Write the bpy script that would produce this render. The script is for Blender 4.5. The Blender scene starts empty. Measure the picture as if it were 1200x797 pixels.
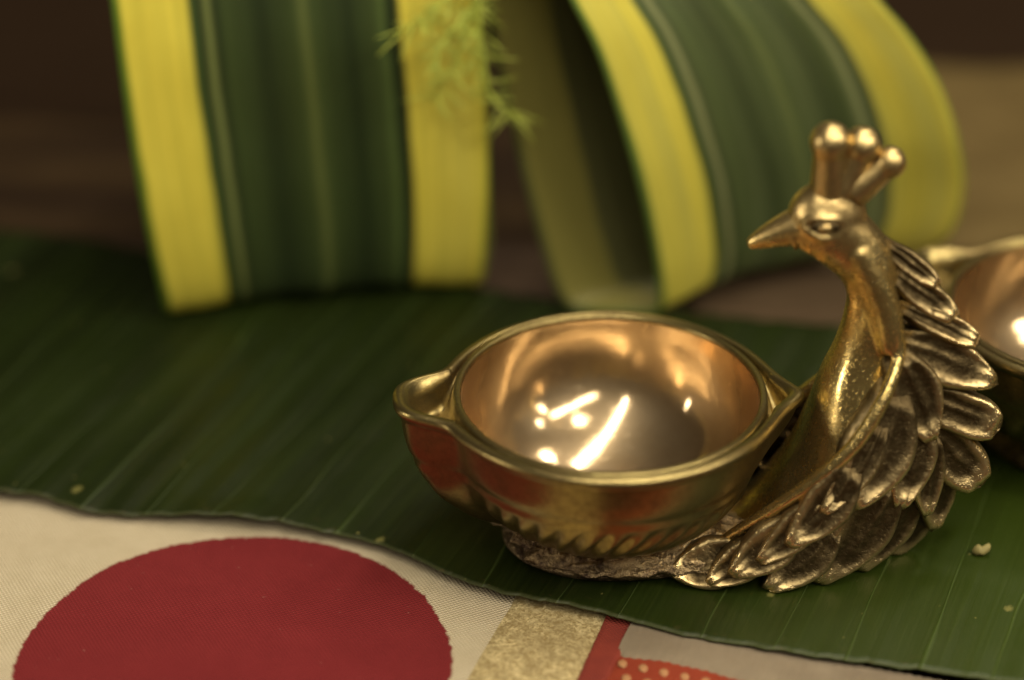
import bpy, bmesh, math, random
from mathutils import Vector, noise, Matrix
random.seed(7)
R = math.radians
C = bpy.context.scene.collection
S = 0.01                                   # everything is authored in centimetres

# ------------------------------------------------------------------ camera
CAM = Vector((0.0, -27.713, 16.0)); PITCH = 30.0
cd = bpy.data.cameras.new('camera'); cam = bpy.data.objects.new('camera', cd); C.objects.link(cam)
cam.location = CAM * S; cam.rotation_euler = (R(90 - PITCH), 0, 0)
cd.sensor_width = 23.6; cd.lens = 60; cd.clip_start = 0.01; cd.clip_end = 10
cd.dof.use_dof = True; cd.dof.focus_distance = 0.2735; cd.dof.aperture_fstop = 4.8
cd.dof.aperture_blades = 7
sc = bpy.context.scene; sc.camera = cam

# ------------------------------------------------------------------ light
w = bpy.data.worlds.new('World'); sc.world = w; w.use_nodes = True
w.node_tree.nodes['Background'].inputs[0].default_value = (1.0, 0.80, 0.55, 1)
w.node_tree.nodes['Background'].inputs[1].default_value = 0.03
def area(name, loc, target, sx, sy, power, col, roll=0):
    l = bpy.data.lights.new(name, 'AREA'); l.shape = 'RECTANGLE'; l.size = sx * S; l.size_y = sy * S
    l.energy = power; l.color = col
    o = bpy.data.objects.new(name, l); C.objects.link(o)
    o.location = Vector(loc) * S
    q = (Vector(target) - Vector(loc)).to_track_quat('-Z', 'Y')
    o.rotation_euler = (q.to_matrix().to_4x4() @ Matrix.Rotation(R(roll), 4, 'Z')).to_euler()
    return o
WARM = (1.0, 0.88, 0.68)
def tube_light(name, a, b, wd, power, col, target=(0, -2, 1)):
    """a fluorescent tube: a long narrow lamp from a to b that faces the table"""
    a, b = Vector(a), Vector(b); mid = (a + b) / 2; x = (b - a).normalized()
    z = mid - Vector(target); z = (z - x * z.dot(x)).normalized(); y = z.cross(x)
    l = bpy.data.lights.new(name, 'AREA'); l.shape = 'RECTANGLE'; l.size = (b - a).length * S; l.size_y = wd * S
    l.energy = power; l.color = col
    o = bpy.data.objects.new(name, l); C.objects.link(o)
    mt = Matrix((x, y, z)).transposed().to_4x4(); mt.translation = mid * S; o.matrix_world = mt
tube_light('tube_lamp', (53, -12, 49), (14, -72, 49), 3.4, 2.9, (1.0, 0.90, 0.71))
tube_light('tube_lamp', (-18, -62, 49), (14, 21, 49), 2.4, 2.7, (1.0, 0.90, 0.71))
area('back_lamp', (30, 17, 50), (0, -3, 0), 5, 5, 0.7, WARM)
area('left_fill', (-50, -20, 13), (2, -4, 1.5), 4, 16, 0.55, WARM)  # added fill that brightens the bird's breast, no known source
area('right_fill', (46, -22, 32), (1, -2, 1), 10, 10, 0.6, WARM)  # added fill for the right loop's yellow border, no known source
area('round_lamp', (18, -23, 49), (0, -2, 1), 6, 6, 0.5, WARM).data.shape = 'DISK'
sc.view_settings.view_transform = 'Standard'; sc.view_settings.look = 'None'
sc.view_settings.exposure = 0.0; sc.view_settings.gamma = 1.0
sc.cycles.use_denoising = True
sc.cycles.max_bounces = 10; sc.cycles.glossy_bounces = 8
sc.cycles.caustics_reflective = True; sc.cycles.blur_glossy = 0.25
sc.cycles.sample_clamp_indirect = 4

# ------------------------------------------------------------------ measuring
F = 60 / 23.6 * 1200                        # focal length in photo pixels
def ray(u, v):
    a = R(PITCH) - math.atan2(398.5 - v, F)
    return a
def W(u, v, Y):                             # the point of the vertical plane Y seen at (u, v)
    h = Y - CAM.y
    z = CAM.z - h * math.tan(ray(u, v))
    d = h * math.cos(R(PITCH)) + (CAM.z - z) * math.sin(R(PITCH))
    return Vector(((u - 600) / F * d, Y, z))
def G(u, v, z=0.0):                         # the point of the horizontal plane z seen at (u, v)
    return W(u, v, (CAM.z - z) / math.tan(ray(u, v)) + CAM.y)
def PV(p):                                  # picture row of a point, for reading the edge tables
    h = p[1] - CAM.y
    return 398.5 - F * math.tan(R(PITCH) - math.atan2(CAM.z - p[2], h))
def lerp(a, b, t): return a + (b - a) * t
def table(tab, x):
    if x <= tab[0][0]: return tab[0][1]
    for (x0, y0), (x1, y1) in zip(tab, tab[1:]):
        if x <= x1: return lerp(y0, y1, (x - x0) / (x1 - x0))
    return tab[-1][1]
def smooth(a, b, x):
    t = max(0, min(1, (x - a) / (b - a))); return t * t * (3 - 2 * t)
def spline(pts, n, closed=False):
    P = [Vector(p) for p in pts]; m = len(P); out = []
    segs = m if closed else m - 1
    for i in range(segs):
        g = (lambda k: P[k % m]) if closed else (lambda k: P[max(0, min(m - 1, k))])
        p0, p1, p2, p3 = g(i - 1), g(i), g(i + 1), g(i + 2)
        for j in range(n):
            t = j / n
            out.append(0.5 * ((2 * p1) + (p2 - p0) * t + (2 * p0 - 5 * p1 + 4 * p2 - p3) * t * t + (3 * p1 - p0 - 3 * p2 + p3) * t ** 3))
    if not closed: out.append(P[-1].copy())
    return out

# ------------------------------------------------------------------ objects
def tag(o, label=None, cat=None, group=None, kind=None):
    for k, v in (('label', label), ('category', cat), ('group', group), ('kind', kind)):
        if v: o[k] = v
    return o
def empty(name, loc, rz=0):
    o = bpy.data.objects.new(name, None); C.objects.link(o)
    o.location = Vector(loc) * S; o.rotation_euler = (0, 0, rz); o.empty_display_size = 0.005
    return o
def mesh(name, verts, faces, mat, parent=None, origin=(0, 0, 0), uv=None, attr=None, flat=False, solid=0, sub=0):
    me = bpy.data.meshes.new(name); O = Vector(origin)
    me.from_pydata([tuple((Vector(v) - O) * S) for v in verts], [], faces)
    if not flat: me.polygons.foreach_set('use_smooth', [True] * len(me.polygons))
    if uv:
        l = me.uv_layers.new(name='UVMap')
        for lp in me.loops: l.data[lp.index].uv = uv[lp.vertex_index]
    if attr:
        a = me.attributes.new('wear', 'FLOAT', 'POINT'); a.data.foreach_set('value', attr)
    me.materials.append(mat); me.update()
    o = bpy.data.objects.new(name, me); C.objects.link(o)
    if parent: o.parent = parent
    else: o.location = O * S
    if solid:
        m = o.modifiers.new('solid', 'SOLIDIFY'); m.thickness = solid * S; m.offset = -1
    if sub:
        m = o.modifiers.new('sub', 'SUBSURF'); m.levels = sub; m.render_levels = sub
    return o
def fixn(o):
    bm = bmesh.new(); bm.from_mesh(o.data); bmesh.ops.recalc_face_normals(bm, faces=bm.faces); bm.to_mesh(o.data); bm.free(); return o
def grid(nu, nv, f, closed_u=False, closed_v=False):
    V = []; Fc = []
    for i in range(nu):
        for j in range(nv): V.append(f(i, j))
    for i in range(nu if closed_u else nu - 1):
        for j in range(nv if closed_v else nv - 1):
            a, b = i, (i + 1) % nu; c, d = j, (j + 1) % nv
            Fc.append((a * nv + c, b * nv + c, b * nv + d, a * nv + d))
    return V, Fc
def tube(pts, rad, n=12, cap=True):
    """a tapering tube with rounded ends along a list of points"""
    V = []; Fc = []; P = [Vector(p) for p in pts]
    up = Vector((0.13, 0.97, 0.2))
    for i, p in enumerate(P):
        t = (P[min(i + 1, len(P) - 1)] - P[max(i - 1, 0)]).normalized()
        a = t.cross(up).normalized(); b = a.cross(t).normalized()
        for k in range(n):
            th = 2 * math.pi * k / n
            V.append(p + (a * math.cos(th) + b * math.sin(th)) * rad[i])
    for i in range(len(P) - 1):
        for k in range(n):
            k2 = (k + 1) % n
            Fc.append((i * n + k, i * n + k2, (i + 1) * n + k2, (i + 1) * n + k))
    if cap:
        Fc.append(tuple(range(n))[::-1]); Fc.append(tuple((len(P) - 1) * n + k for k in range(n)))
    return V, Fc
def ball(c, rx, ry, rz, nu=20, nv=12, rot=None):
    V = []; Fc = []; c = Vector(c)
    for i in range(nv + 1):
        ph = math.pi * i / nv
        for j in range(nu):
            th = 2 * math.pi * j / nu
            p = Vector((rx * math.sin(ph) * math.cos(th), ry * math.sin(ph) * math.sin(th), rz * math.cos(ph)))
            if rot: p = rot @ p
            V.append(c + p)
    for i in range(nv):
        for j in range(nu):
            j2 = (j + 1) % nu
            Fc.append((i * nu + j, (i + 1) * nu + j, (i + 1) * nu + j2, i * nu + j2))
    return V, Fc
def join(*parts):
    V = []; Fc = []
    for v, f in parts:
        n = len(V); V += v; Fc += [tuple(i + n for i in q) for q in f]
    return V, Fc

# ------------------------------------------------------------------ materials
class M:
    def __init__(s, name):
        s.m = bpy.data.materials.new(name); s.m.use_nodes = True; s.t = s.m.node_tree
        s.b = s.t.nodes['Principled BSDF']; s.out = s.t.nodes['Material Output']
    def n(s, kind, **kw):
        nd = s.t.nodes.new('ShaderNode' + kind)
        for k, v in kw.items():
            if k.startswith('i_'):
                key = k[2:].replace('_', ' ')
                nd.inputs[int(key) if key.isdigit() else key].default_value = v
            else: setattr(nd, k, v)
        return nd
    def l(s, a, b): s.t.links.new(a, b)
    def obj(s): return s.n('TexCoord').outputs['Object']
    def uv(s): return s.n('TexCoord').outputs['UV']
    def map(s, src, scale, rot=(0, 0, 0), loc=(0, 0, 0)):
        m = s.n('Mapping'); m.inputs['Scale'].default_value = scale; m.inputs['Rotation'].default_value = rot
        m.inputs['Location'].default_value = loc; s.l(src, m.inputs['Vector']); return m.outputs[0]
    def noise(s, vec, scale, detail=4, rough=0.55, dist=0):
        nd = s.n('TexNoise'); nd.inputs['Scale'].default_value = scale; nd.inputs['Detail'].default_value = detail
        nd.inputs['Roughness'].default_value = rough; nd.inputs['Distortion'].default_value = dist
        s.l(vec, nd.inputs['Vector']); return nd.outputs['Fac']
    def ramp(s, fac, stops, interp='LINEAR'):
        r = s.n('ValToRGB'); e = r.color_ramp; e.interpolation = interp
        while len(e.elements) < len(stops): e.elements.new(0.5)
        for el, (p, c) in zip(e.elements, stops):
            el.position = p; el.color = (c, c, c, 1) if isinstance(c, (int, float)) else (*c, 1)
        s.l(fac, r.inputs[0]); return r.outputs[0]
    def mix(s, fac, a, b, blend='MIX'):
        m = s.n('Mix', data_type='RGBA', blend_type=blend)
        for sock, v in ((m.inputs[0], fac), (m.inputs[6], a), (m.inputs[7], b)):
            if isinstance(v, (int, float)): sock.default_value = v
            elif isinstance(v, tuple): sock.default_value = (*v, 1)
            else: s.l(v, sock)
        return m.outputs[2]
    def math(s, op, a, b=0.0, c=0.0, clamp=False):
        m = s.n('Math', operation=op); m.use_clamp = clamp
        for sock, v in zip(m.inputs, (a, b, c)):
            if isinstance(v, (int, float)): sock.default_value = v
            else: s.l(v, sock)
        return m.outputs[0]
    def bump(s, h, dist, strength=1.0, prev=None):
        b = s.n('Bump'); b.inputs['Distance'].default_value = dist * S; b.inputs['Strength'].default_value = strength
        s.l(h, b.inputs['Height'])
        if prev: s.l(prev, b.inputs['Normal'])
        return b.outputs[0]
    def set(s, **kw):
        for k, v in kw.items():
            k = k.replace('_', ' ')
            if isinstance(v, (int, float)): s.b.inputs[k].default_value = v
            elif isinstance(v, tuple): s.b.inputs[k].default_value = (*v, 1) if len(v) == 3 and k != 'Subsurface Radius' else v
            else: s.l(v, s.b.inputs[k])
        return s.m

def mat_bowl_inner():
    m = M('polished bronze'); co = m.obj()
    sep = m.n('SeparateXYZ'); m.l(co, sep.inputs[0])
    rr = m.math('SQRT', m.math('ADD', m.math('MULTIPLY', sep.outputs[0], sep.outputs[0]), m.math('MULTIPLY', sep.outputs[1], sep.outputs[1])))
    cx = m.n('CombineXYZ'); m.l(rr, cx.inputs[0]); m.l(sep.outputs[2], cx.inputs[1])
    rings = m.noise(cx.outputs[0], 5200, 3, 0.7)
    blot = m.noise(co, 160, 5, 0.6)
    st = m.ramp(m.noise(co, 900, 4, 0.7), [(0.62, 0.0), (0.75, 1.0)])
    col = m.mix(m.ramp(blot, [(0.35, 0), (0.7, 1)]), (0.66, 0.50, 0.305), (0.51, 0.375, 0.215))
    col = m.mix(m.math('MULTIPLY', st, 0.35), col, (0.20, 0.12, 0.06))
    scr = m.ramp(m.noise(m.map(co, (1, 9, 1), (0, 0, 0.7)), 420, 3, 0.7), [(0.60, 0), (0.70, 1)])
    rough = m.math('ADD', m.math('MULTIPLY', blot, 0.14), m.math('ADD', 0.03, m.math('MULTIPLY', scr, 0.16)))
    nr = m.bump(rings, 0.002, 0.5)
    nr = m.bump(m.noise(co, 240, 2), 0.006, 0.5, nr)
    m.set(Base_Color=col, Metallic=1.0, Roughness=rough, Normal=nr)
    g = m.n('BsdfGlossy'); g.inputs['Roughness'].default_value = 0.42; m.l(col, g.inputs['Color']); m.l(nr, g.inputs['Normal'])
    mx = m.n('MixShader'); mx.inputs[0].default_value = 0.27
    m.l(m.b.outputs[0], mx.inputs[1]); m.l(g.outputs[0], mx.inputs[2]); m.l(mx.outputs[0], m.out.inputs[0])
    return m.m
def mat_brass(name, light, dark, r0, r1, use_wear=False, amt=0.5, bump=0.010, neck=False):
    m = M(name); co = m.obj()
    big = m.noise(co, 150, 6, 0.65); fine = m.noise(co, 1500, 5, 0.7)
    if use_wear:
        at = m.n('Attribute', attribute_name='wear').outputs['Fac']
        f = m.math('ADD', at, m.math('MULTIPLY', m.math('SUBTRACT', fine, 0.5), 0.5))
        f = m.math('ADD', f, m.math('MULTIPLY', m.math('SUBTRACT', big, 0.5), 0.35), clamp=True)
    else:
        f = m.ramp(m.math('ADD', m.math('MULTIPLY', fine, 0.45), m.math('MULTIPLY', big, 0.55)), [(amt - 0.12, 0), (amt + 0.1, 1)])
    col = m.mix(f, dark, light)
    pits = m.ramp(m.n_vor(co, 1900) if False else m.noise(co, 3200, 2, 0.5), [(0.30, 0.0), (0.42, 1.0)])
    rough = m.math('ADD', m.math('MULTIPLY', f, r0 - r1), r1)
    nr = m.bump(big, bump * 2.5, 0.6)
    mid, fin = m.noise(co, 560, 3, 0.6), fine
    if neck:                                   # the breast is filed smooth, neck and head keep their cast skin
        sz = m.n('SeparateXYZ'); m.l(co, sz.inputs[0])
        k = m.ramp(m.math('MULTIPLY', sz.outputs[2], 10), [(0.33, 0.08), (0.40, 1.0)])
        mid, fin = m.math('MULTIPLY', mid, k), m.math('MULTIPLY', fine, k)
        col = m.mix(m.math('MULTIPLY', k, 0.62), col, m.mix(f, (0.20, 0.13, 0.06), (0.50, 0.36, 0.18)))   # unpolished skin
        rough = m.math('ADD', rough, m.math('MULTIPLY', k, 0.10))
    nr = m.bump(mid, bump * 1.2, 0.8, nr)
    nr = m.bump(fin, bump * 0.6, 0.8, nr)
    nr = m.bump(pits, bump * 0.3, 0.7, nr)
    return m.set(Base_Color=col, Metallic=0.95, Roughness=rough, Normal=nr)
BR_IN = mat_bowl_inner()
BR_BOWL = mat_brass('worn brass of the bowl', (0.30, 0.235, 0.095), (0.15, 0.105, 0.045), 0.28, 0.42, amt=0.46, bump=0.003)
BR_BODY = mat_brass('gold brass of the bird', (0.82, 0.62, 0.24), (0.42, 0.29, 0.10), 0.20, 0.38, amt=0.44, bump=0.009, neck=True)
BR_FEAT = mat_brass('antique brass of the feathers', (0.78, 0.59, 0.29), (0.075, 0.053, 0.024), 0.24, 0.50, use_wear=True, bump=0.013)
BR_BASE = mat_brass('rough cast brass', (0.40, 0.30, 0.16), (0.07, 0.045, 0.032), 0.30, 0.5, amt=0.52, bump=0.05)

def mat_banana():
    m = M('banana leaf'); uv = m.uv(); co = m.obj()
    sep = m.n('SeparateXYZ'); m.l(uv, sep.inputs[0])
    along = m.map(uv, (1, 0.02, 1))
    big = m.noise(m.map(uv, (0.7, 0.10, 1)), 1.3, 3)
    band = m.noise(along, 2.4, 3, 0.6); fine = m.noise(along, 16, 3, 0.7)
    col = m.mix(band, (0.003, 0.0055, 0.0008), (0.0085, 0.014, 0.0012))
    col = m.mix(m.ramp(fine, [(0.45, 0), (0.75, 0.6)]), col, (0.022, 0.031, 0.005))
    col = m.mix(m.ramp(big, [(0.4, 0), (0.7, 0.55)]), col, (0.016, 0.027, 0.003))
    sheen_right = m.ramp(m.math('MULTIPLY', sep.outputs[0], 0.05), [(0.03, 0), (0.34, 1)])  # sheen put into the leaf's colour: brighter towards the right
    col = m.mix(m.math('MULTIPLY', sheen_right, 0.45), col, (0.045, 0.072, 0.006))
    vein = m.ramp(m.math('FRACT', m.math('ADD', sep.outputs[0], m.math('MULTIPLY', big, 0.9))), [(0.0, 1), (0.022, 0), (0.978, 0), (1.0, 1)])
    col = m.mix(m.math('MULTIPLY', vein, 0.20), col, (0.13, 0.19, 0.05))
    sp = m.n('TexVoronoi'); sp.inputs['Scale'].default_value = 0.9; m.l(m.map(uv, (1, 1, 1)), sp.inputs['Vector'])
    wn = m.noise(uv, 9, 4, 0.7)
    spots = m.ramp(m.math('ADD', sp.outputs['Distance'], m.math('MULTIPLY', wn, 0.10)), [(0.085, 1), (0.12, 0)])
    col = m.mix(m.math('MULTIPLY', spots, 0.55), col, (0.22, 0.20, 0.06))
    s2 = m.n('TexVoronoi'); s2.inputs['Scale'].default_value = 2.6; m.l(uv, s2.inputs['Vector'])
    tiny = m.math('MULTIPLY', m.ramp(m.math('ADD', s2.outputs['Distance'], m.math('MULTIPLY', wn, 0.06)), [(0.065, 1), (0.085, 0)]), m.ramp(m.noise(uv, 1.1, 2), [(0.45, 0), (0.55, 1)]))
    col = m.mix(m.math('MULTIPLY', tiny, 0.7), col, (0.26, 0.23, 0.07))
    # dried scuffs close to the cut edge
    ed = m.ramp(sep.outputs[1], [(0.0, 1), (0.02, 0.9), (0.06, 0)])
    col = m.mix(m.math('MULTIPLY', ed, 0.12), col, (0.24, 0.24, 0.09))
    sc2 = m.ramp(m.noise(m.map(uv, (2.4, 0.9, 1)), 2.6, 5, 0.7), [(0.70, 0), (0.76, 1)])
    ez = m.ramp(sep.outputs[1], [(0.0, 1), (0.9, 0)])
    col = m.mix(m.math('MULTIPLY', m.math('MULTIPLY', sc2, ez), 0.45), col, (0.25, 0.24, 0.14))
    brn = m.ramp(m.noise(m.map(uv, (1.1, 3.5, 1)), 2.1, 5, 0.75), [(0.60, 0), (0.66, 1)])
    col = m.mix(m.math('MULTIPLY', m.math('MULTIPLY', brn, m.ramp(sep.outputs[1], [(0.0, 1), (0.22, 0)])), 0.8), col, (0.10, 0.065, 0.03))
    nr = m.bump(m.math('ADD', band, m.math('MULTIPLY', vein, 0.35)), 0.022, 0.9)
    nr = m.bump(fine, 0.006, 0.6, nr)
    ro = m.math('ADD', m.math('MULTIPLY', m.noise(co, 300, 4), 0.22), 0.34)
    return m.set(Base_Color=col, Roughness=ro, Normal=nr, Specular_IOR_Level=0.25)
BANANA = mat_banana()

def mat_strip(under=False, pale=False):
    m = M('leaf underside' if under else 'striped leaf'); uv = m.uv()
    sep = m.n('SeparateXYZ'); m.l(uv, sep.inputs[0])
    wob = m.math('MULTIPLY', m.math('SUBTRACT', m.noise(m.map(uv, (1.5, 0.5, 1)), 1.2, 2), 0.5), 0.02)
    x = m.math('ADD', sep.outputs[0], wob)
    Yl = (0.90, 0.77, 0.10); Yl2 = (0.85, 0.74, 0.12)
    g1 = (0.056, 0.084, 0.022); g2 = (0.024, 0.040, 0.011); li = (0.36, 0.38, 0.17) if pale else (0.22, 0.26, 0.08)
    st = [(0.0, (0.10, 0.20, 0.02)), (0.014, (0.16, 0.26, 0.02)), (0.028, Yl), (0.195, Yl), (0.21, (0.07, 0.12, 0.03)), (0.235, g2), (0.255, li), (0.272, g2),
          (0.30, g1), (0.40, g2), (0.49, g1), (0.515, (0.13, 0.16, 0.045)), (0.54, g1), (0.64, g2), (0.71, g1), (0.735, li if pale else (0.10, 0.15, 0.04)), (0.75, g2), (0.775, g2), (0.79, Yl), (0.93, Yl2), (0.985, Yl), (1.0, (0.2, 0.3, 0.03))]
    c = m.ramp(x, st)
    strk = m.noise(m.map(uv, (34, 0.10, 1)), 1.0, 4, 0.7)
    c = m.mix(m.ramp(strk, [(0.35, 0.4), (0.7, 0.0)]), c, (0.35, 0.42, 0.35), 'MULTIPLY')
    blot = m.noise(m.map(uv, (5, 0.8, 1)), 1.0, 4)
    c = m.mix(m.ramp(blot, [(0.3, 0.35), (0.6, 0.0)]), c, (0.75, 0.70, 0.45), 'MULTIPLY')
    if pale: c = m.mix(m.math('MULTIPLY', m.ramp(m.noise(m.map(uv, (9, 0.08, 1)), 1.0, 3, 0.6), [(0.35, 0.0), (0.65, 1.0)]), 0.36), c, (0.26, 0.31, 0.13))
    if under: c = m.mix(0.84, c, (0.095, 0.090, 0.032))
    nr = m.bump(m.noise(m.map(uv, (55, 0.1, 1)), 1.0, 3), 0.012, 0.7)
    m.set(Base_Color=c, Roughness=0.48, Normal=nr, Specular_IOR_Level=0.4)
    tr = m.n('BsdfTranslucent'); m.l(c, tr.inputs[0])
    mx = m.n('MixShader'); mx.inputs[0].default_value = 0.18
    m.l(m.b.outputs[0], mx.inputs[1]); m.l(tr.outputs[0], mx.inputs[2]); m.l(mx.outputs[0], m.out.inputs[0])
    return m.m
STRIP = mat_strip(); PALE = mat_strip(False, True); UNDER = mat_strip(True)

def weave(m, co, pitch, rot=0.0):
    v = m.map(co, (1, 1, 1), (0, 0, rot))
    sp = m.n('SeparateXYZ'); m.l(v, sp.inputs[0]); k = 2 * math.pi / (pitch * S)
    j = m.math('MULTIPLY', m.noise(co, 500, 3), 1.6)
    a = m.math('SINE', m.math('ADD', m.math('MULTIPLY', sp.outputs[0], k), j)); b = m.math('SINE', m.math('ADD', m.math('MULTIPLY', sp.outputs[1], k), j))
    return m.math('MULTIPLY', a, b)
def mat_canvas():
    m = M('printed cotton canvas'); co = m.obj()
    h = weave(m, co, 0.052, 0.30)
    var = m.noise(co, 250, 5, 0.6)
    base = m.mix(m.ramp(var, [(0.3, 0), (0.7, 1)]), (0.55, 0.47, 0.325), (0.65, 0.565, 0.41))
    base = m.mix(m.math('MULTIPLY', m.ramp(h, [(0.0, 1), (0.7, 0)]), 0.62), base, (0.40, 0.32, 0.20))
    d = G(273, 780, -0.13)
    v = m.map(co, (1, 0.955, 1), loc=(-d.x * S, -d.y * 0.955 * S, 0))
    ln = m.n('VectorMath', operation='LENGTH'); m.l(v, ln.inputs[0])
    ragged = m.math('MULTIPLY', m.math('SUBTRACT', m.noise(co, 900, 4, 0.8), 0.5), 0.0011)
    dist = m.math('ADD', ln.outputs['Value'], ragged)
    dist = m.math('ADD', dist, m.math('MULTIPLY', m.math('SUBTRACT', m.noise(co, 120, 2), 0.5), 0.0010))
    dot = m.ramp(m.math('MULTIPLY', dist, 30), [(0.664, 1), (0.672, 0)])
    red = m.mix(var, (0.17, 0.012, 0.018), (0.25, 0.024, 0.029))
    lint = m.ramp(m.noise(m.map(co, (1, 2.2, 1)), 900, 3, 0.5), [(0.71, 0), (0.76, 1)])
    red = m.mix(m.math('MULTIPLY', lint, 0.5), red, (0.62, 0.35, 0.28))
    red = m.mix(m.math('MULTIPLY', m.ramp(h, [(0.0, 1), (0.8, 0)]), 0.65), red, (0.14, 0.012, 0.010))
    c = m.mix(dot, base, red)
    nr = m.bump(h, 0.012, 0.9); nr = m.bump(var, 0.03, 0.5, nr)
    return m.set(Base_Color=c, Roughness=0.85, Normal=nr, Specular_IOR_Level=0.2)
def mat_gold():
    m = M('gold glitter print'); co = m.obj()
    v = m.n('TexVoronoi'); v.inputs['Scale'].default_value = 4200; m.l(co, v.inputs['Vector'])
    sp = m.n('SeparateColor'); m.l(v.outputs['Color'], sp.inputs[0])
    c = m.mix(sp.outputs[0], (0.34, 0.24, 0.09), (0.80, 0.66, 0.36))
    c = m.mix(m.ramp(m.noise(co, 500, 4), [(0.4, 0.5), (0.6, 0)]), c, (0.30, 0.22, 0.10))
    nr = m.bump(sp.outputs[1], 0.012, 1.0)
    return m.set(Base_Color=c, Metallic=0.35, Roughness=0.5, Normal=nr)
def mat_cloth(name, c1, c2, pitch=0.05, metallic=0.0, rough=0.7, rot=0.3, sc_=200):
    m = M(name); co = m.obj(); h = weave(m, co, pitch, rot); var = m.noise(co, sc_, 5, 0.6)
    c = m.mix(m.ramp(var, [(0.3, 0), (0.7, 1)]), c1, c2)
    c = m.mix(m.math('MULTIPLY', m.ramp(h, [(0.0, 1), (0.8, 0)]), 0.4), c, tuple(x * 0.45 for x in c1))
    return m.set(Base_Color=c, Roughness=rough, Metallic=metallic, Normal=m.bump(h, 0.012, 0.9), Specular_IOR_Level=0.3)
def mat_brown(name, c1, c2, border):
    m = M(name); co = m.obj()
    v = m.map(co, (0.5, 3.2, 1), (0, 0, R(-6)))
    a = m.noise(v, 22, 3, 0.6); b = m.noise(m.map(co, (1, 8, 1), (0, 0, R(-6))), 130, 4, 0.6)
    c = m.mix(m.ramp(a, [(0.35, 0), (0.65, 1)]), c1, c2)
    sp = m.n('SeparateXYZ'); m.l(co, sp.inputs[0])
    st = m.ramp(m.math('MULTIPLY', sp.outputs[1], 10), [(max(0.0, border / 10 - 0.02), 1), (border / 10 + 0.02, 0)])   # woven border along the near side
    c = m.mix(m.math('MULTIPLY', st, 0.75), c, (0.095, 0.062, 0.042))
    c = m.mix(m.ramp(b, [(0.3, 0.6), (0.7, 0)]), c, (0.4, 0.36, 0.33), 'MULTIPLY')
    return m.set(Base_Color=c, Roughness=0.7, Normal=m.bump(b, 0.03, 0.8), Specular_IOR_Level=0.1)

# ------------------------------------------------------------------ the setting
def sheet(name, x0, x1, y0, y1, z, mat, kind=None, n=2, f=None):
    V, Fc = grid(n, n, lambda i, j: (lerp(x0, x1, i / (n - 1)), lerp(y0, y1, j / (n - 1)), z))
    o = mesh(name, V, [q[::-1] if False else q for q in Fc], mat)
    if kind: o['kind'] = kind
    return o
md = M('dark wood'); cw = md.obj(); gr = md.noise(md.map(cw, (1, 14, 1)), 30, 5, 0.6)
wood = md.set(Base_Color=md.mix(gr, (0.012, 0.007, 0.004), (0.030, 0.017, 0.009)), Specular_IOR_Level=0.04, Roughness=0.8, Normal=md.bump(gr, 0.03))
sheet('tabletop', -80, 80, -60, 90, -0.30, wood, 'structure')

# two cloths spread beyond the leaf, wrinkled, each with a far edge
def back_cloth(name, x0, x1, yf, z0, mat, label):
    nx, ny = 100, 60
    def f(i, j):
        x = lerp(x0, x1, i / (nx - 1)); y = lerp(-1.5, yf(x), j / (ny - 1))
        z = z0 + 0.10 * noise.noise(Vector((x * 0.35, y * 0.9, 3))) + 0.05 * noise.noise(Vector((x * 1.1, y * 1.7, 8))) + 0.12 * smooth(4, 9, y)
        return (x, y, z)
    V, Fc = grid(nx, ny, f)
    tag(mesh(name, V, Fc, mat, solid=0.05), label, 'cloth')
back_cloth('brocade_cloth', -30, 2.9, lambda x: 7.0 + 0.05 * x + 0.3 * math.sin(x * .5), -0.24, mat_brown('dark brown brocade', (0.022, 0.012, 0.007), (0.060, 0.036, 0.015), 2.9), 'dark brown cloth on the table to the left, behind the banana leaf')
back_cloth('brocade_cloth', 2.2, 30, lambda x: 7.6 + 0.12 * x + 0.3 * math.sin(x * .4), -0.19, mat_brown('tan brocade', (0.095, 0.064, 0.022), (0.165, 0.118, 0.045), 2.6), 'tan cloth on the table to the right, behind the lamp on the right')

# ------------------------------------------------------------------ printed tablecloth
def printed_cloth():
    root = tag(empty('printed_cloth', (-3, -6, -0.13)), 'cream canvas cloth with a big dark red dot and a gold glitter band', 'cloth')
    O = Vector((0, 0, 0))
    root.location = (0, 0, -0.0013)
    def cz(x, y): return 0.035 * noise.noise(Vector((x * 0.45, y * 0.7, 1)))
    # the gold band's two borders on the table
    a0, a1 = G(597, 700), G(541, 797); b0, b1 = G(706, 722), G(672, 797); c0, c1 = G(741, 733), G(706, 797)
    def line(p, q, y): return lerp(p.x, q.x, (y - p.y) / (q.y - p.y))
    nx, ny = 60, 60
    def f0(i, j):
        y = lerp(-12, -2.5, j / (ny - 1)); x = lerp(-16, line(a0, a1, y) + 0.02, i / (nx - 1)); return (x, y, cz(x, y))
    V, Fc = grid(nx, ny, f0); mesh('canvas', V, Fc, mat_canvas(), root)
    def fb(l0, l1, r0, r1, dz, yn=-12):
        def f(i, j):
            y = lerp(yn, -2.5, j / 79); t = i / 11
            x = lerp(line(l0, l1, y), line(r0, r1, y), t); x += 0.012 * noise.noise(Vector((y * 9, i * .3, 5))) * (t in (0, 1))
            return (x, y, cz(x, y) + dz + (-0.02 if i in (0, 11) else 0))
        return grid(12, 80, f)
    V, Fc = fb(a0, a1, b0, b1, 0.02); mesh('gold_band', V, Fc, mat_gold(), root)
    V, Fc = fb(b0, b1, c0, c1, 0.03, -7.2); mesh('red_trim', V, Fc, mat_cloth('red trim', (0.22, 0.030, 0.020), (0.36, 0.055, 0.030), 0.05), root)
printed_cloth()

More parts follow.
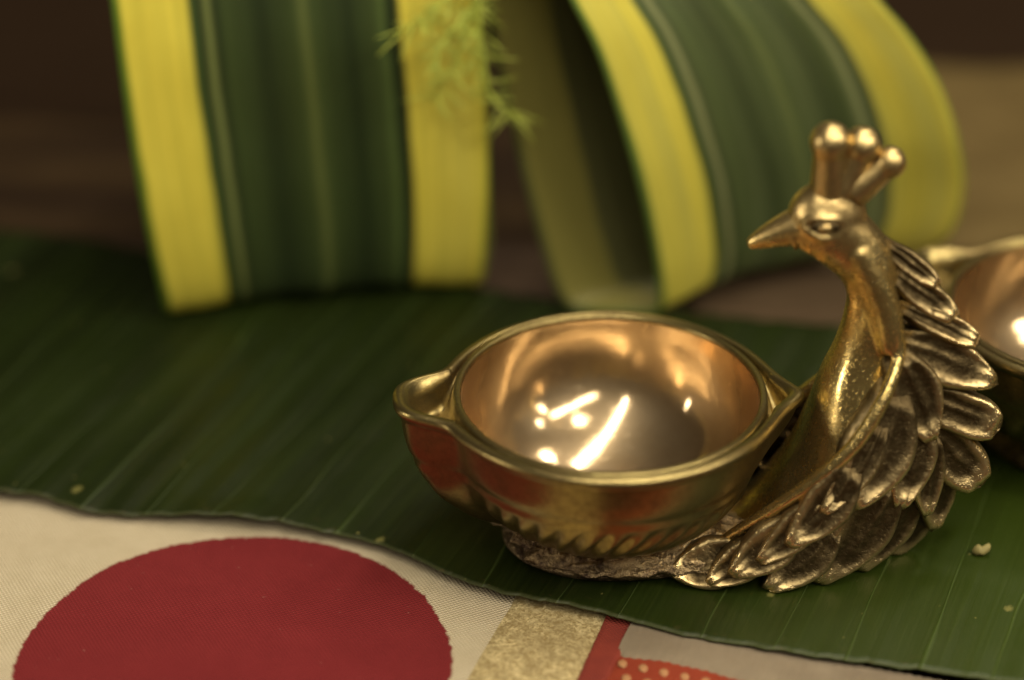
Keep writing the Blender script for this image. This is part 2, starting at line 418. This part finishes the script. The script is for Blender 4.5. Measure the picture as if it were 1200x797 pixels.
def sari():
    """the border of a silk cloth to the right: ribbed white piping over red brocade with small gold dots"""
    root = tag(empty('silk_cloth', (0, 0, -0.22)), 'red silk cloth with tiny gold dots and ribbed white piping along the leaf', 'cloth')
    p0, p1 = G(735, 742, -0.1), G(1010, 800, -0.1)
    d = (p1 - p0); d.z = 0; d.normalize(); nrm = Vector((d.y, -d.x, 0))
    redm = mat_cloth('red silk brocade', (0.30, 0.035, 0.016), (0.44, 0.070, 0.025), 0.04, 0.1, 0.5)
    V, Fc = grid(40, 30, lambda i, j: Vector((0, 0, 0.10)) + Vector((p0.x - 0.18, p0.y - 0.05, 0)) + d * (i / 39 * 12) + nrm * (j / 29 * 1.15) + Vector((0.0, 0, 0.03 * math.sin(i * 0.5))))
    mesh('red_brocade', V, Fc, redm, root)
    # ribbed piping: a flattened roll with a rib every 0.1 cm
    ns = 620
    pts = []
    def f(i, j):
        s = i / (ns - 1) * 11.0; th = math.pi * (j / 11) 
        rib = 0.5 + 0.5 * math.cos(2 * math.pi * s / 0.10)
        r = 0.17 + 0.008 * rib + 0.01 * noise.noise(Vector((s * 3, 0, 0)))
        c = Vector((p0.x, p0.y, 0.09)) + d * s + nrm * (0.03 + 0.02 * math.sin(s * 0.9))
        return c - nrm * math.cos(th) * r * 2.1 + Vector((0, 0, math.sin(th) * r * 0.42))
    V, Fc = grid(ns, 12, f)
    mesh('white_piping', V, Fc, mat_cloth('white ribbed piping', (0.32, 0.25, 0.17), (0.44, 0.35, 0.24), 0.03), root)
    gm = mat_cloth('orange cream thread', (0.50, 0.22, 0.09), (0.60, 0.34, 0.16)); k = 0
    bV, bF = ball((0, 0, 0), 0.05, 0.07, 0.015, 10, 6)
    first = None
    for row in range(2):
        for q in range(14):
            p = Vector((p0.x + 0.12, p0.y, 0.125)) + d * (0.22 * q + 0.11 * (row % 2)) + nrm * (0.56 + row * 0.22)
            if first is None:
                first = mesh('gold_dot', bV, bF, gm, root)
                first.location = p * S
            else:
                o = first.copy(); C.objects.link(o); o.location = p * S
sari()

# ------------------------------------------------------------------ banana leaf
EDGE = [(-200, 560), (0, 577), (50, 582), (90, 596), (150, 602), (235, 606), (330, 614), (420, 631), (470, 648), (530, 675), (600, 697), (700, 717), (800, 742), (950, 768), (1100, 786), (1200, 800), (1500, 840)]
BACK = [(-300, 252), (0, 276), (90, 286), (170, 300), (400, 322), (620, 352), (760, 370), (900, 384), (1000, 392), (1200, 405), (1500, 440)]
EF = [(p.x, p.y) for p in (G(u, v) for u, v in EDGE)]; EB = [(p.x, p.y) for p in (G(u, v, -0.1) for u, v in BACK)]
EF = [(-20, EF[0][1] + 0.6)] + EF + [(20, EF[-1][1] - 1.0)]; EB = [(-22, EB[0][1] + 0.6)] + EB + [(22, EB[-1][1] - 1.0)]
def banana_leaf():
    nx, ny = 760, 70
    V = []; uv = []
    def smo(tab, x): return sum(table(tab, x + dx) for dx in (-.12, -.06, 0, .06, .12)) / 5
    for i in range(nx):
        xf = lerp(-13, 10.5, i / (nx - 1))
        yf = smo(EF, xf) + 0.010 * noise.noise(Vector((xf * 45, 0, 2))) + 0.028 * noise.noise(Vector((xf * 6, 0, 0))) + 0.012 * noise.noise(Vector((xf * 19, 0, 4)))
        xb = xf + 2.4 + 0.03 * xf; yb = smo(EB, xb) + 0.03 * noise.noise(Vector((xb * 5, 0, 9)))
        for j in range(ny):
            t = j / (ny - 1); x = lerp(xf, xb, t); y = lerp(yf, yb, t)
            away = smooth(0.2, 1.6, math.hypot((x - 2.2) / 3.4, (y + 4.2) / 1.6) - 0.6)
            z = (0.05 * noise.noise(Vector((x * 0.5, y * 0.5, 2))) + 0.010 * math.sin(xf * 14 + 2 * noise.noise(Vector((xf, 0, 0))))) * away
            e = smooth(0.5, 0, y - yf)
            z += e * (0.05 * noise.noise(Vector((xf * 0.8 + 3, 0, 0))) + 0.035 * smooth(-4.6, -3.2, xf) * smooth(-0.5, -1.8, xf)) - 0.006
            V.append((x, y, z)); uv.append((xf * 1.35, (y - yf)))
    Fc = [(i * ny + j, (i + 1) * ny + j, (i + 1) * ny + j + 1, i * ny + j + 1) for i in range(nx - 1) for j in range(ny - 1)]
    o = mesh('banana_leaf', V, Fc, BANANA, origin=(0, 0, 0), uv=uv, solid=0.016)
    tag(o, 'long dark green banana leaf laid flat under the brass lamps', 'leaf')
banana_leaf()

# ------------------------------------------------------------------ folded striped leaves
def strip(name, L, Rr, label, nseg=10, bulge=0.12, mat=None):
    """ribbon between two closed edge curves; every column is one cross line of the leaf"""
    Ls, Rs = spline(L, nseg, True), spline(Rr, nseg, True)
    n = len(Ls); nc = 33; V = []; uv = []; dist = 0
    for i in range(n + 1):
        a, b = Ls[i % n], Rs[i % n]
        a2, b2 = Ls[(i + 1) % n], Rs[(i + 1) % n]
        tang = ((a2 + b2) - (Ls[i - 1] + Rs[i - 1])) if i < n else ((Ls[1] + Rs[1]) - (Ls[-1] + Rs[-1]))
        nor = tang.cross(b - a).normalized()
        for j in range(nc):
            s = j / (nc - 1)
            wv = bulge * (1 - (2 * s - 1) ** 2) - 0.05 * math.exp(-((s - 0.5) / 0.03) ** 2) + 0.03 * math.sin(s * 40) * 0.3
            p = a.lerp(b, s) + nor * wv
            if p.z < 0.03: p.z = 0.03
            V.append(p); uv.append((s, dist))
        dist += ((a2 + b2) / 2 - (a + b) / 2).length if i < n else 0
    Fc = [(i * nc + j, (i + 1) * nc + j, (i + 1) * nc + j + 1, i * nc + j + 1) for i in range(n) for j in range(nc - 1)]
    o = fixn(mesh(name, V, Fc, mat or STRIP, origin=tuple(Ls[n // 2]), uv=uv, solid=0.045))
    o.data.materials.append(UNDER); o.modifiers['solid'].material_offset = 1
    tag(o, label, 'folded leaf', 'striped leaf loops')
    return o
# left loop: section through the roll, and where its two borders run across the picture
prof = [(1.9, 0.03), (1.1, 0.03), (0.58, 0.04), (0.28, 0.5), (0.08, 1.5), (0.02, 2.7), (0.05, 4.0), (0.3, 5.2), (0.9, 6.2), (1.9, 6.6), (2.8, 5.9), (3.4, 4.6), (3.5, 3.0), (3.1, 1.4), (2.5, 0.35)]
LT = [(-80, 122), (0, 130), (80, 140), (160, 152), (240, 166), (310, 180), (372, 196)]
RT = [(-80, 553), (0, 560), (100, 570), (200, 574), (280, 573), (345, 563)]
def edge(tab, dy, clampx):
    out = []
    for y, z in prof:
        p = (0, y + dy, z); vv = PV(p)
        u = table(tab, vv) if (y < 0.8 and z < 5.5) else None
        X = W(u, vv, y + dy).x if u is not None else None
        out.append([X, y + dy, z])
    kn = [i for i, q in enumerate(out) if q[0] is not None]
    for i, q in enumerate(out):
        if q[0] is None:
            if i < kn[0]: q[0] = out[kn[0]][0] + 0.05 * (kn[0] - i)
            else:
                t = (i - kn[-1]) / (len(out) - kn[-1] + kn[0]); q[0] = lerp(out[kn[-1]][0], out[kn[0]][0] + 0.1, t)
    return [tuple(q) for q in out]
strip('striped_leaf_loop', edge(LT, 0.0, 0), edge(RT, 0.75, 0), 'upright roll of dark green leaf with yellow borders, standing at the left behind the bowl')
# right loop
Lp = [(520, -150, 1.2), (545, -70, 1.25), (566, 0, 1.2), (582, 80, 1.1), (606, 180, 1.0), (632, 280, 0.9), (658, 352, 0.8), (700, 371, 0.62), (764, 371, 0.57),
      (773, 335, 0.45), (762, 270, 0.28), (745, 200, 0.12), (724, 130, 0.04), (700, 60, 0.0), (670, 0, 0.0), (635, -70, 0.1), (580, -150, 0.5)]
Lp3 = [W(*q) for q in Lp]
Rp3 = []
sh = Vector((3.3, 1.75, 0))
Rf = {7: (985, 308, 2.3), 8: (1062, 302, 2.15), 9: (1112, 278, 1.95), 10: (1130, 222, 1.7), 11: (1124, 165, 1.4), 12: (1104, 105, 1.2), 13: (1072, 50, 1.1), 14: (1030, 0, 1.05), 15: (975, -70, 1.1), 16: (910, -150, 1.6)}
for i, p in enumerate(Lp3):
    Rp3.append(W(*Rf[i]) if i in Rf else p + sh)
strip('striped_leaf_loop', Lp3, Rp3, 'leaning open loop of green leaf with yellow borders, behind the peacock head', bulge=0.30, mat=PALE)

# fern sprig hanging over the left roll's right border
def fern():
    m = M('fern'); c = m.mix(m.noise(m.obj(), 300), (0.34, 0.42, 0.05), (0.55, 0.60, 0.10))
    fm = m.set(Base_Color=c, Roughness=0.5)
    root = tag(empty('fern_sprig', tuple(W(560, -60, 0.55))), 'thin feathery light green fern sprig hanging between the two leaf loops', 'plant')
    O = W(560, -60, -0.15); rnd = random.Random(3)
    paths = [[(560, -60, -0.15), (556, 0, -0.25), (545, 40, -0.35), (530, 80, -0.40), (505, 120, -0.40)],
             [(560, -60, -0.15), (562, 20, -0.35), (566, 70, -0.35), (575, 115, -0.35), (600, 135, -0.25)],
             [(556, -40, -0.20), (520, 0, -0.45), (495, 20, -0.45), (475, 35, -0.45)],
             [(556, 10, -0.25), (535, 30, -0.45), (515, 60, -0.55), (508, 85, -0.55)]]
    for pa in paths:
        P = spline([W(*q) for q in pa], 6)
        V, Fc = tube(P, [0.025 * (1 - 0.6 * i / len(P)) for i in range(len(P))], 6)
        st = mesh('stem', V, Fc, fm, root, origin=O)
        VV, FF = [], []
        for i in range(2, len(P)):
            for k in range(2):
                dr = Vector((rnd.uniform(-1, 1), rnd.uniform(-1, 1), rnd.uniform(-0.9, 0.3))).normalized() * rnd.uniform(0.22, 0.6)
                v, f = tube([P[i], P[i] + dr * 0.5, P[i] + dr], [0.008, 0.011, 0.003], 4)
                VV, FF = join((VV, FF), (v, f))
        o = mesh('leaflets', VV, FF, fm, st, origin=O); o['kind'] = 'stuff'
fern()

# ------------------------------------------------------------------ the peacock lamp
BC = Vector((1.03, -4.30, 0.0))              # bowl centre on the leaf
def peacock_lamp():
    root = tag(empty('peacock_oil_lamp', tuple(BC)), 'whole brass peacock oil lamp with round bowl in front of the leaf loops', 'oil lamp', 'brass peacock oil lamps')
    O = BC
    # ---- bowl
    RI, RO, H = 1.57, 1.72, 1.85
    def gap(th, z=1.9):
        d = (math.degrees(th) - 184 + 180) % 360 - 180
        e = (math.degrees(th) + 1 + 180) % 360 - 180
        return 0.44 * math.exp(-(abs(d) / 13.5) ** 3.4) + 0.085 * math.exp(-(d / 34) ** 2) + (0.22 * math.exp(-(abs(e) / 9) ** 1.6) + 0.06 * math.exp(-(e / 34) ** 2)) * smooth(0.9, 1.75, z)
    FZ = [(0.20, 0.44), (0.33, 0.51), (0.50, 0.635), (0.70, 0.76), (0.90, 0.845), (1.15, 0.91), (1.4, 0.955), (1.6, 0.975), (1.72, 0.985)]
    fz = spline([(a, b, 0) for a, b in FZ], 5)
    nth = 540; rings = []
    for p in fz: rings.append(('o', p.x, p.y))
    rings += [('r', 1.735, -0.015), ('r', 1.755, 0.015), ('r', 1.785, 0.035), ('r', 1.82, 0.040), ('r', 1.85, 0.025), ('r', 1.868, 0.0), ('r', 1.872, -0.03)]
    rings += [('g', t, 0) for t in (0.0, 0.12, 0.3, 0.5, 0.7, 0.88, 1.0)]
    rings += [('i', RI + 0.055, 1.875), ('i', RI + 0.03, 1.885), ('i', RI + 0.008, 1.878), ('i', RI, 1.855), ('i', RI - 0.004, 1.83)]
    V = []; Fc = []
    for kind, a, b in rings:
        for k in range(nth):
            th = 2 * math.pi * k / nth; g = gap(th, b if kind == 'i' else (a if kind != 'g' else 1.9)); Rt = RO + g
            if kind == 'o':
                fl = smooth(0.40, 0.55, a) * smooth(1.12, 0.92, a)
                lob = 0.5 + 0.5 * math.cos(38 * (th - 0.36 * (a - 0.7)))
                r = RO * b + g * (0.35 + 0.65 * smooth(0.2, 0.5, a)) * (0.8 + 0.2 * b) + 0.078 * fl * (lob ** 0.6 - 0.55) * (1 - 0.85 * math.exp(-((math.degrees(th) - 184) / 26) ** 2)) + 0.010 * noise.noise(Vector((math.cos(th) * 2, math.sin(th) * 2, a * 2)))
                r -= 0.03 * math.exp(-((a - 1.22) / 0.04) ** 2)
                z = a
            elif kind == 'r': r = Rt + b; z = a + 0.10 * (g / 0.54) * 0.3
            elif kind == 'g':
                r0, r1 = Rt - 0.07 - 0.03 * (g > 0.1), RI + 0.075; r = lerp(r0, min(r0, r1), a); wdt = max(0, r0 - r1)
                z = 1.872 - min(0.42, wdt * 1.5) * math.sin(math.pi * a) ** 0.7 + 0.03 * (g / 0.54) * (1 - a)
            else: r = a; z = b
            V.append(O + Vector((r * math.cos(th), r * math.sin(th), z)))
    nr = len(rings)
    Fc = [(i * nth + k, i * nth + (k + 1) % nth, (i + 1) * nth + (k + 1) % nth, (i + 1) * nth + k) for i in range(nr - 1) for k in range(nth)]
    Fc.append(tuple(range(nth))[::-1])
    mesh('bowl', V, Fc, BR_BOWL, root, origin=O)
    ip = spline([(RI - 0.003, 1.832, 0), (1.565, 1.62, 0), (1.53, 1.38, 0), (1.45, 1.13, 0), (1.31, 0.90, 0), (1.10, 0.705, 0), (0.85, 0.565, 0), (0.55, 0.468, 0), (0.25, 0.425, 0), (0.004, 0.415, 0)], 8)
    n2 = 256
    V = [O + Vector((p.x * math.cos(2 * math.pi * k / n2), p.x * math.sin(2 * math.pi * k / n2), p.y)) for p in ip for k in range(n2)]
    Fc = [(i * n2 + k, i * n2 + (k + 1) % n2, (i + 1) * n2 + (k + 1) % n2, (i + 1) * n2 + k) for i in range(len(ip) - 1) for k in range(n2)]
    tag(mesh('bowl_lining', V, Fc, BR_IN, root, origin=O), 'mirror polished rosy inside of the bowl')
    # ---- rough cast plinth
    V = []; nt, nz = 160, 26
    for j in range(nz):
        t = j / (nz - 1)
        for k in range(nt):
            th = 2 * math.pi * k / nt
            rx = 1.18 if math.cos(th) < 0 else 1.75; ry = 0.90
            prof_r = [(0, 0.88), (0.06, 0.95), (0.18, 0.97), (0.26, 0.90), (0.36, 1.0), (0.5, 1.0), (0.7, 0.90), (1, 0.6)]
            rr = table(prof_r, t)
            nn = noise.noise(Vector((math.cos(th) * 2.6, math.sin(th) * 2.6, t * 1.6))) * 0.36 + noise.noise(Vector((math.cos(th) * 8, math.sin(th) * 8, t * 5))) * 0.14
            rr += nn * smooth(0.12, 0.4, t)
            z = t * (0.46 + 0.10 * (math.cos(th) < -0.3) * (-0.3 - math.cos(th))) + 0.07 * smooth(0.2, 0.5, t) * noise.noise(Vector((math.cos(th) * 5, math.sin(th) * 5, 7)))
            V.append(O + Vector((rx * rr * math.cos(th), ry * rr * math.sin(th), z)))
    Fc = [(i * nt + k, i * nt + (k + 1) % nt, (i + 1) * nt + (k + 1) % nt, (i + 1) * nt + k) for i in range(nz - 1) for k in range(nt)]
    Fc += [tuple(range(nt))[::-1], tuple((nz - 1) * nt + k for k in range(nt))]
    tag(mesh('plinth', V, Fc, BR_BASE, root, origin=O), 'rough reddish cast plinth under the bowl')

    # ---- body, neck and head as one skin
    Y0 = O.y
    sec = [(800, 658, 18, .35), (845, 645, 34, .55), (893, 624, 44, .74), (940, 592, 55, .82), (978, 548, 60, .80), (1000, 495, 58, .70), (1010, 448, 52, .52), (1018, 408, 42, .38), (1023, 372, 35, .32), (1024, 340, 32, .30), (1016, 310, 35, .29), (996, 286, 38, .30), (972, 268, 40, .31), (948, 266, 34, .26), (932, 268, 24, .20)]
    cen = []
    for u, v, hw, hd in sec:
        p = W(u, v, Y0); q = W(u + hw, v, Y0); cen.append((p, (q - p).length, hd))
    cs = spline([c[0] for c in cen], 8); aw = spline([(c[1], c[2], 0) for c in cen], 8)
    V = []; nk = 40
    for i, p in enumerate(cs):
        t = (cs[min(i + 1, len(cs) - 1)] - cs[max(i - 1, 0)]).normalized()
        nrm = Vector((-t.z, 0, t.x)).normalized()          # points to the bowl side
        for k in range(nk):
            th = 2 * math.pi * k / nk; c, s = math.cos(th), math.sin(th)
            q = math.copysign(abs(c) ** 0.85, c)
            pt = p + nrm * q * aw[i].x + Vector((0, 1, 0)) * s * aw[i].y
            if pt.z < 0.03: pt.z = 0.03
            V.append(pt)
    Fc = [(i * nk + k, i * nk + (k + 1) % nk, (i + 1) * nk + (k + 1) % nk, (i + 1) * nk + k) for i in range(len(cs) - 1) for k in range(nk)]
    Fc += [tuple(range(nk))[::-1], tuple((len(cs) - 1) * nk + k for k in range(nk))]
    parts = [(V, Fc)]
    for sgn in (-1, 1):
        col = [(1052, 372, .25), (1055, 405, .36), (1047, 440, .52), (1030, 478, .68), (1003, 520, .79), (962, 558, .84), (912, 593, .80), (862, 624, .70), (840, 640, .62)]
        pts = spline([W(u, v, Y0 - y) for u, v, y in col], 6)
        if sgn > 0: pts = [Vector((p.x, 2 * Y0 - p.y, p.z)) for p in pts]
        parts.append(tube(pts, [0.055 + 0.03 * math.sin(math.pi * i / len(pts)) for i in range(len(pts))], 12))
        nb = [W(u, v, Y0 - y) for u, v, y in [(1003, 292, .20), (1022, 325, .22), (1036, 360, .25), (1043, 392, .30), (1045, 412, .33)]]
        nb = spline([Vector((p.x, Y0 + sgn * (Y0 - p.y), p.z)) for p in nb], 5)
        parts.append(tube(nb, [0.10 + 0.07 * math.sin(math.pi * (0.15 + 0.75 * i / len(nb))) for i in range(len(nb))], 12))
        # brow and cheek round the eye
        e = W(966, 266, Y0 - 0.27)
        ring = [Vector((e.x + 0.215 * math.cos(a), Y0 + sgn * (0.305 - 0.045 * abs(math.cos(a))), e.z + 0.105 * math.sin(a) * (1.0 if math.sin(a) > 0 else 1.15) - 0.02 * math.cos(a))) for a in [2 * math.pi * k / 24 for k in range(25)]]
        parts.append(tube(ring, [0.024 + 0.014 * (math.sin(2 * math.pi * k / 24) < 0) for k in range(25)], 8))
    parts.append(ball(W(980, 232, Y0), .29, .21, .22)); parts.append(ball(W(969, 254, Y0), .41, .30, .40))
    V, Fc = join(*parts)
    tmp = mesh('body', V, Fc, BR_BODY)
    tmp.data.transform(Matrix.Scale(100, 4))
    rm = tmp.modifiers.new('r', 'REMESH'); rm.mode = 'VOXEL'; rm.voxel_size = 0.028
    sm = tmp.modifiers.new('s', 'SMOOTH'); sm.iterations = 4; sm.factor = 0.5
    me = bpy.data.meshes.new_from_object(tmp.evaluated_get(bpy.context.evaluated_depsgraph_get()))
    me.transform(Matrix.Scale(0.01, 4) @ Matrix.Translation(-O)); me.name = 'body'
    me.polygons.foreach_set('use_smooth', [True] * len(me.polygons))
    bpy.data.objects.remove(tmp)
    body = bpy.data.objects.new('body', me); C.objects.link(body); body.parent = root
    if not me.materials: me.materials.append(BR_BODY)
    # beak: two mandibles and a ring
    b0, b1 = W(938, 268, Y0), W(877, 286, Y0)
    up = spline([b0 + Vector((0, 0, .035)), b0.lerp(b1, .35) + Vector((0, 0, .035)), b0.lerp(b1, .75) + Vector((0, 0, .015)), b1], 5)
    lo = spline([b0 + Vector((0, 0, -.075)), b0.lerp(b1, .4) + Vector((0, 0, -.055)), b0.lerp(b1, .85) + Vector((0, 0, -.02))], 5)
    up_t = tube(up, [lerp(.225, .045, (i / (len(up) - 1)) ** 1.05) for i in range(len(up))], 16)
    lo_t = tube(lo, [lerp(.13, .02, i / (len(lo) - 1)) for i in range(len(lo))], 14)
    rg = b0.lerp(b1, .18); dd = (b1 - b0).normalized(); a_ = Vector((0, 1, 0)); c_ = dd.cross(a_)
    rgt = tube([rg + (a_ * math.cos(t) * .95 + c_ * math.sin(t)) * .182 for t in [2 * math.pi * k / 24 for k in range(25)]], [.022] * 25, 8)
    mesh('beak', *join(up_t, lo_t, rgt), BR_BODY, root, origin=O)
    for sgn in (-1, 1):
        e = W(967, 265, Y0 - 0.27)
        ey = mesh('eye', *ball((e.x, Y0 + sgn * 0.300, e.z), .155, .040, .070), BR_FEAT, root, origin=O)
        mesh('pupil', *ball((e.x, Y0 + sgn * 0.325, e.z), .072, .048, .058), BR_BODY, ey, origin=O)
    # crest plumes: tapering stems that end in round knobs
    for (u, v, r, dy, root_u, w0) in ((973, 166, .205, -.05, 973, .21), (1010, 170, .195, .02, 985, .20), (1043, 190, .165, -.02, 998, .20), (990, 200, .11, -.03, 980, .17), (1022, 206, .11, -.02, 994, .16), (1000, 178, .13, .16, 988, .11)):
        tip = W(u, v, Y0 + dy); rt = W(root_u, 222, Y0)
        ax = (tip - rt); L = ax.length; n = 34; pts = []; rad = []
        for i in range(n):
            t = i / (n - 1); s = t * (L + r)
            pts.append(rt + ax.normalized() * s)
            stem = lerp(w0, r * 0.92, smooth(0.1, .8, t)) * (1 - 0.10 * math.sin(math.pi * t))
            d = s - L; bl = math.sqrt(max(0.0, r * r - d * d)) if abs(d) < r else 0
            rad.append(max(bl, stem if d < 0 else 0, 0.004))
        mesh('crest_plume', *tube(pts, rad, 20), BR_BODY, root, origin=O)

    # ---- feathers
    def feather(rt, tip, wd, face, lift=0.02, thick=0.07, bend=0.0, blunt=0.45, side=0.0, pw=1.75):
        rt, tip = Vector(rt), Vector(tip); ax = tip - rt; L = ax.length; ax.normalize()
        nrm = Vector(face); nrm = (nrm - ax * nrm.dot(ax)).normalized(); sd = ax.cross(nrm)
        nu, nv = 56, 21; V = []; wear = []
        for i in range(nu):
            t = i / (nu - 1)
            body_w = (0.50 + 0.50 * smooth(0, .5, t))
            tipw = max(0.0, 1 - max(0, (t - blunt) / (1.002 - blunt)) ** pw) ** (0.5 if pw > 1.95 else 0.85) if t > blunt else 1
            hw = wd / 2 * body_w * max(tipw, 0.02)
            for j in range(nv):
                s = -1 + 2 * j / (nv - 1); ss = s
                edge = max(abs(s), smooth(0.74, 0.985, t))
                dome = (1 - edge ** 7) ** 0.6
                dish = math.exp(-(abs(s + 0.05) / 0.66) ** 5) * smooth(0.0, 0.3, t) * smooth(0.90, 0.70, t)
                crease = math.exp(-((s + 0.12) / 0.12) ** 2) * smooth(.85, .5, t)
                wob = noise.noise(Vector((rt.x * 9 + t * 4, s * 2.5, rt.z * 7)))
                h = thick * (1.35 * dome - 0.62 * dish + 0.28 * crease * dish) + lift * t * t + bend * math.sin(math.pi * t)
                h += 0.016 * wob + 0.006 * noise.noise(Vector((t * 22, s * 5, rt.x * 11)))
                h -= thick * 2.6 * (1 - smooth(0.0, 0.22, t))
                rimh = 1 - dish
                p = rt + ax * (L * t) + sd * (hw * ss) + sd * side * math.sin(math.pi * t) + nrm * h
                V.append(p); wear.append(max(0, min(1, -0.10 + 1.0 * rimh * smooth(0.0, 0.8, t) * (1 - 0.6 * smooth(.93, 1, edge)) + 0.15 * crease + 0.25 * wob)))
        n0 = len(V)
        Fc = [(i * nv + j, (i + 1) * nv + j, (i + 1) * nv + j + 1, i * nv + j + 1) for i in range(nu - 1) for j in range(nv - 1)]
        # underside
        for i in range(nu):
            for j in range(nv):
                V.append(V[i * nv + j] - nrm * (thick * (0.5 + 1.6 * (1 - abs(-1 + 2 * j / (nv - 1)) ** 2)))); wear.append(0.1)
        Fc += [tuple(n0 + q for q in f[::-1]) for f in Fc]
        bd = [i * nv for i in range(nu)] + [(nu - 1) * nv + j for j in range(1, nv)] + [i * nv + nv - 1 for i in range(nu - 2, -1, -1)] + [j for j in range(nv - 2, 0, -1)]
        for a, b in zip(bd, bd[1:] + bd[:1]): Fc.append((a, n0 + a, n0 + b, b))
        for q in range(len(V)):
            if V[q].z < 0.012: V[q] = Vector((V[q].x, V[q].y, 0.012 + 0.1 * (V[q].z - 0.012) * 0))
        V = [Vector(q) for q in V]
        o = mesh('feather', V, Fc, BR_FEAT, root, origin=O, attr=wear)
        return fixn(o)
    def FE(r, t, wpx, face, **kw):
        """root (u, v, y offset), tip (u, v, y offset), width in photo pixels; also its twin on the far flank"""
        far = kw.pop('twin', True)
        a = W(r[0], r[1], Y0 + r[2]); b = W(t[0], t[1], Y0 + t[2]); wd = wpx * (0.0092 if not far else 0.0104)
        feather(a, b, wd, face, **kw)
        if far:
            a2 = Vector((a.x, 2 * Y0 - a.y, max(a.z, 0.15))); b2 = Vector((b.x, 2 * Y0 - b.y, max(b.z, 0.06))); f2 = (face[0], -face[1], face[2])
            kw2 = dict(kw); kw2['side'] = -kw2.get('side', 0)
            feather(a2, b2, wd, f2, **kw2)
    N = (0.15, -1, 0.35)
    # spine, fanned to the right
    FE((1030, 280, -.02), (1101, 335, -.05), 26, (-0.2, -1, .5), twin=False, thick=.07, blunt=.6, pw=2)
    FE((1036, 312, -.10), (1120, 374, -.08), 36, (-0.1, -1, .6), twin=False, thick=.08, blunt=.6, pw=2)
    FE((1042, 352, -.16), (1147, 402, -.12), 32, (-0.1, -1, .7), twin=False, thick=.10, blunt=.7, pw=2)
    FE((1040, 392, -.26), (1169, 450, -.20), 62, (0, -1, .5), twin=False, thick=.09, blunt=.5)
    FE((1060, 458, -.30), (1172, 500, -.24), 54, (0, -1, .3), twin=False, thick=.09, blunt=.70, pw=2)
    FE((1078, 492, -.32), (1150, 568, -.30), 62, (0.1, -1, .2), twin=False, thick=.08, blunt=.65, pw=2)
    # a second, farther layer of the fan
    FE((1040, 330, .10), (1106, 388, .22), 30, (0.2, 1, .5), twin=False)
    FE((1045, 400, .20), (1145, 468, .34), 50, (0.2, 1, .3), twin=False)
    FE((1060, 470, .28), (1135, 540, .40), 54, (0.2, 1, .2), twin=False)
    # flank, from the back of the layer to the front
    FE((1105, 520, -.25), (1090, 622, -.30), 50, (.5, -1, .1), thick=.07)
    FE((1092, 500, -.42), (1083, 606, -.52), 44, (.35, -1, .1), thick=.07, side=.03)
    FE((1100, 560, -.30), (1040, 652, -.24), 56, (.4, -1, .1), thick=.07)
    FE((1080, 560, -.45), (1000, 670, -.58), 58, (.3, -1, .2), thick=.08)
    FE((1074, 466, -.38), (1050, 600, -.68), 56, N, thick=.09, lift=.01, side=-.05)
    FE((1044, 405, -.36), (1090, 520, -.50), 58, (0.1, -1, .25), thick=.09, side=-.05)
    FE((1055, 545, -.62), (950, 685, -.82), 66, (.2, -1, .4), thick=.09, lift=.02, side=-.08)
    FE((985, 600, -.72), (893, 692, -.93), 58, (.1, -1, .4), thick=.09, side=-.06)
    FE((1054, 440, -.46), (990, 600, -.88), 78, N, thick=.10, lift=.01, side=-.08, blunt=.55)
    FE((1040, 480, -.62), (958, 606, -.93), 40, (0, -1, .5), thick=.09, side=-.06)
    FE((1008, 530, -.80), (918, 642, -.98), 54, (0, -1, .5), thick=.09, side=-.07)
    FE((945, 598, -.84), (852, 674, -.98), 54, (0, -1, .45), thick=.09, side=-.05)
    FE((972, 570, -.84), (884, 660, -.98), 44, (0, -1, .5), thick=.09, side=-.06)
    FE((905, 622, -.80), (826, 684, -.93), 46, (0, -1, .5), thick=.09, side=-.05)
    FE((880, 640, -.70), (782, 672, -.80), 60, (-.1, -1, .7), thick=.10, lift=.02, side=-.05)
    return root
lamp = peacock_lamp()
lamp2 = lamp.copy(); C.objects.link(lamp2)
for ch in list(lamp.children):
    c = ch.copy(); C.objects.link(c); c.parent = lamp2
    for g in list(ch.children):
        d = g.copy(); C.objects.link(d); d.parent = c
lamp2.location = Vector((6.50, -2.45, -0.02)) * S; lamp2.rotation_euler = (0, 0, R(-35))
tag(lamp2, 'second brass oil lamp, its bowl half hidden behind the tail feathers', 'oil lamp')

# a seed on the leaf
def seed():
    p = G(1149, 645, 0.05)
    V, Fc = ball(p, .085, .06, .065, 12, 8)
    V = [v + Vector((1, 1, 1)) * 0.03 * noise.noise(v * 9) + (Vector((.03, 0, .05)) if v.x > p.x + .05 else Vector((0, 0, 0))) for v in V]
    m = M('dry seed'); mm = m.set(Base_Color=m.mix(m.noise(m.obj(), 900), (0.16, 0.13, 0.04), (0.34, 0.29, 0.10)), Roughness=.7)
    tag(mesh('seed', V, Fc, mm, origin=(p.x, p.y, 0)), 'tiny dry brownish seed lying alone on the banana leaf, right of the bird', 'seed')
seed()
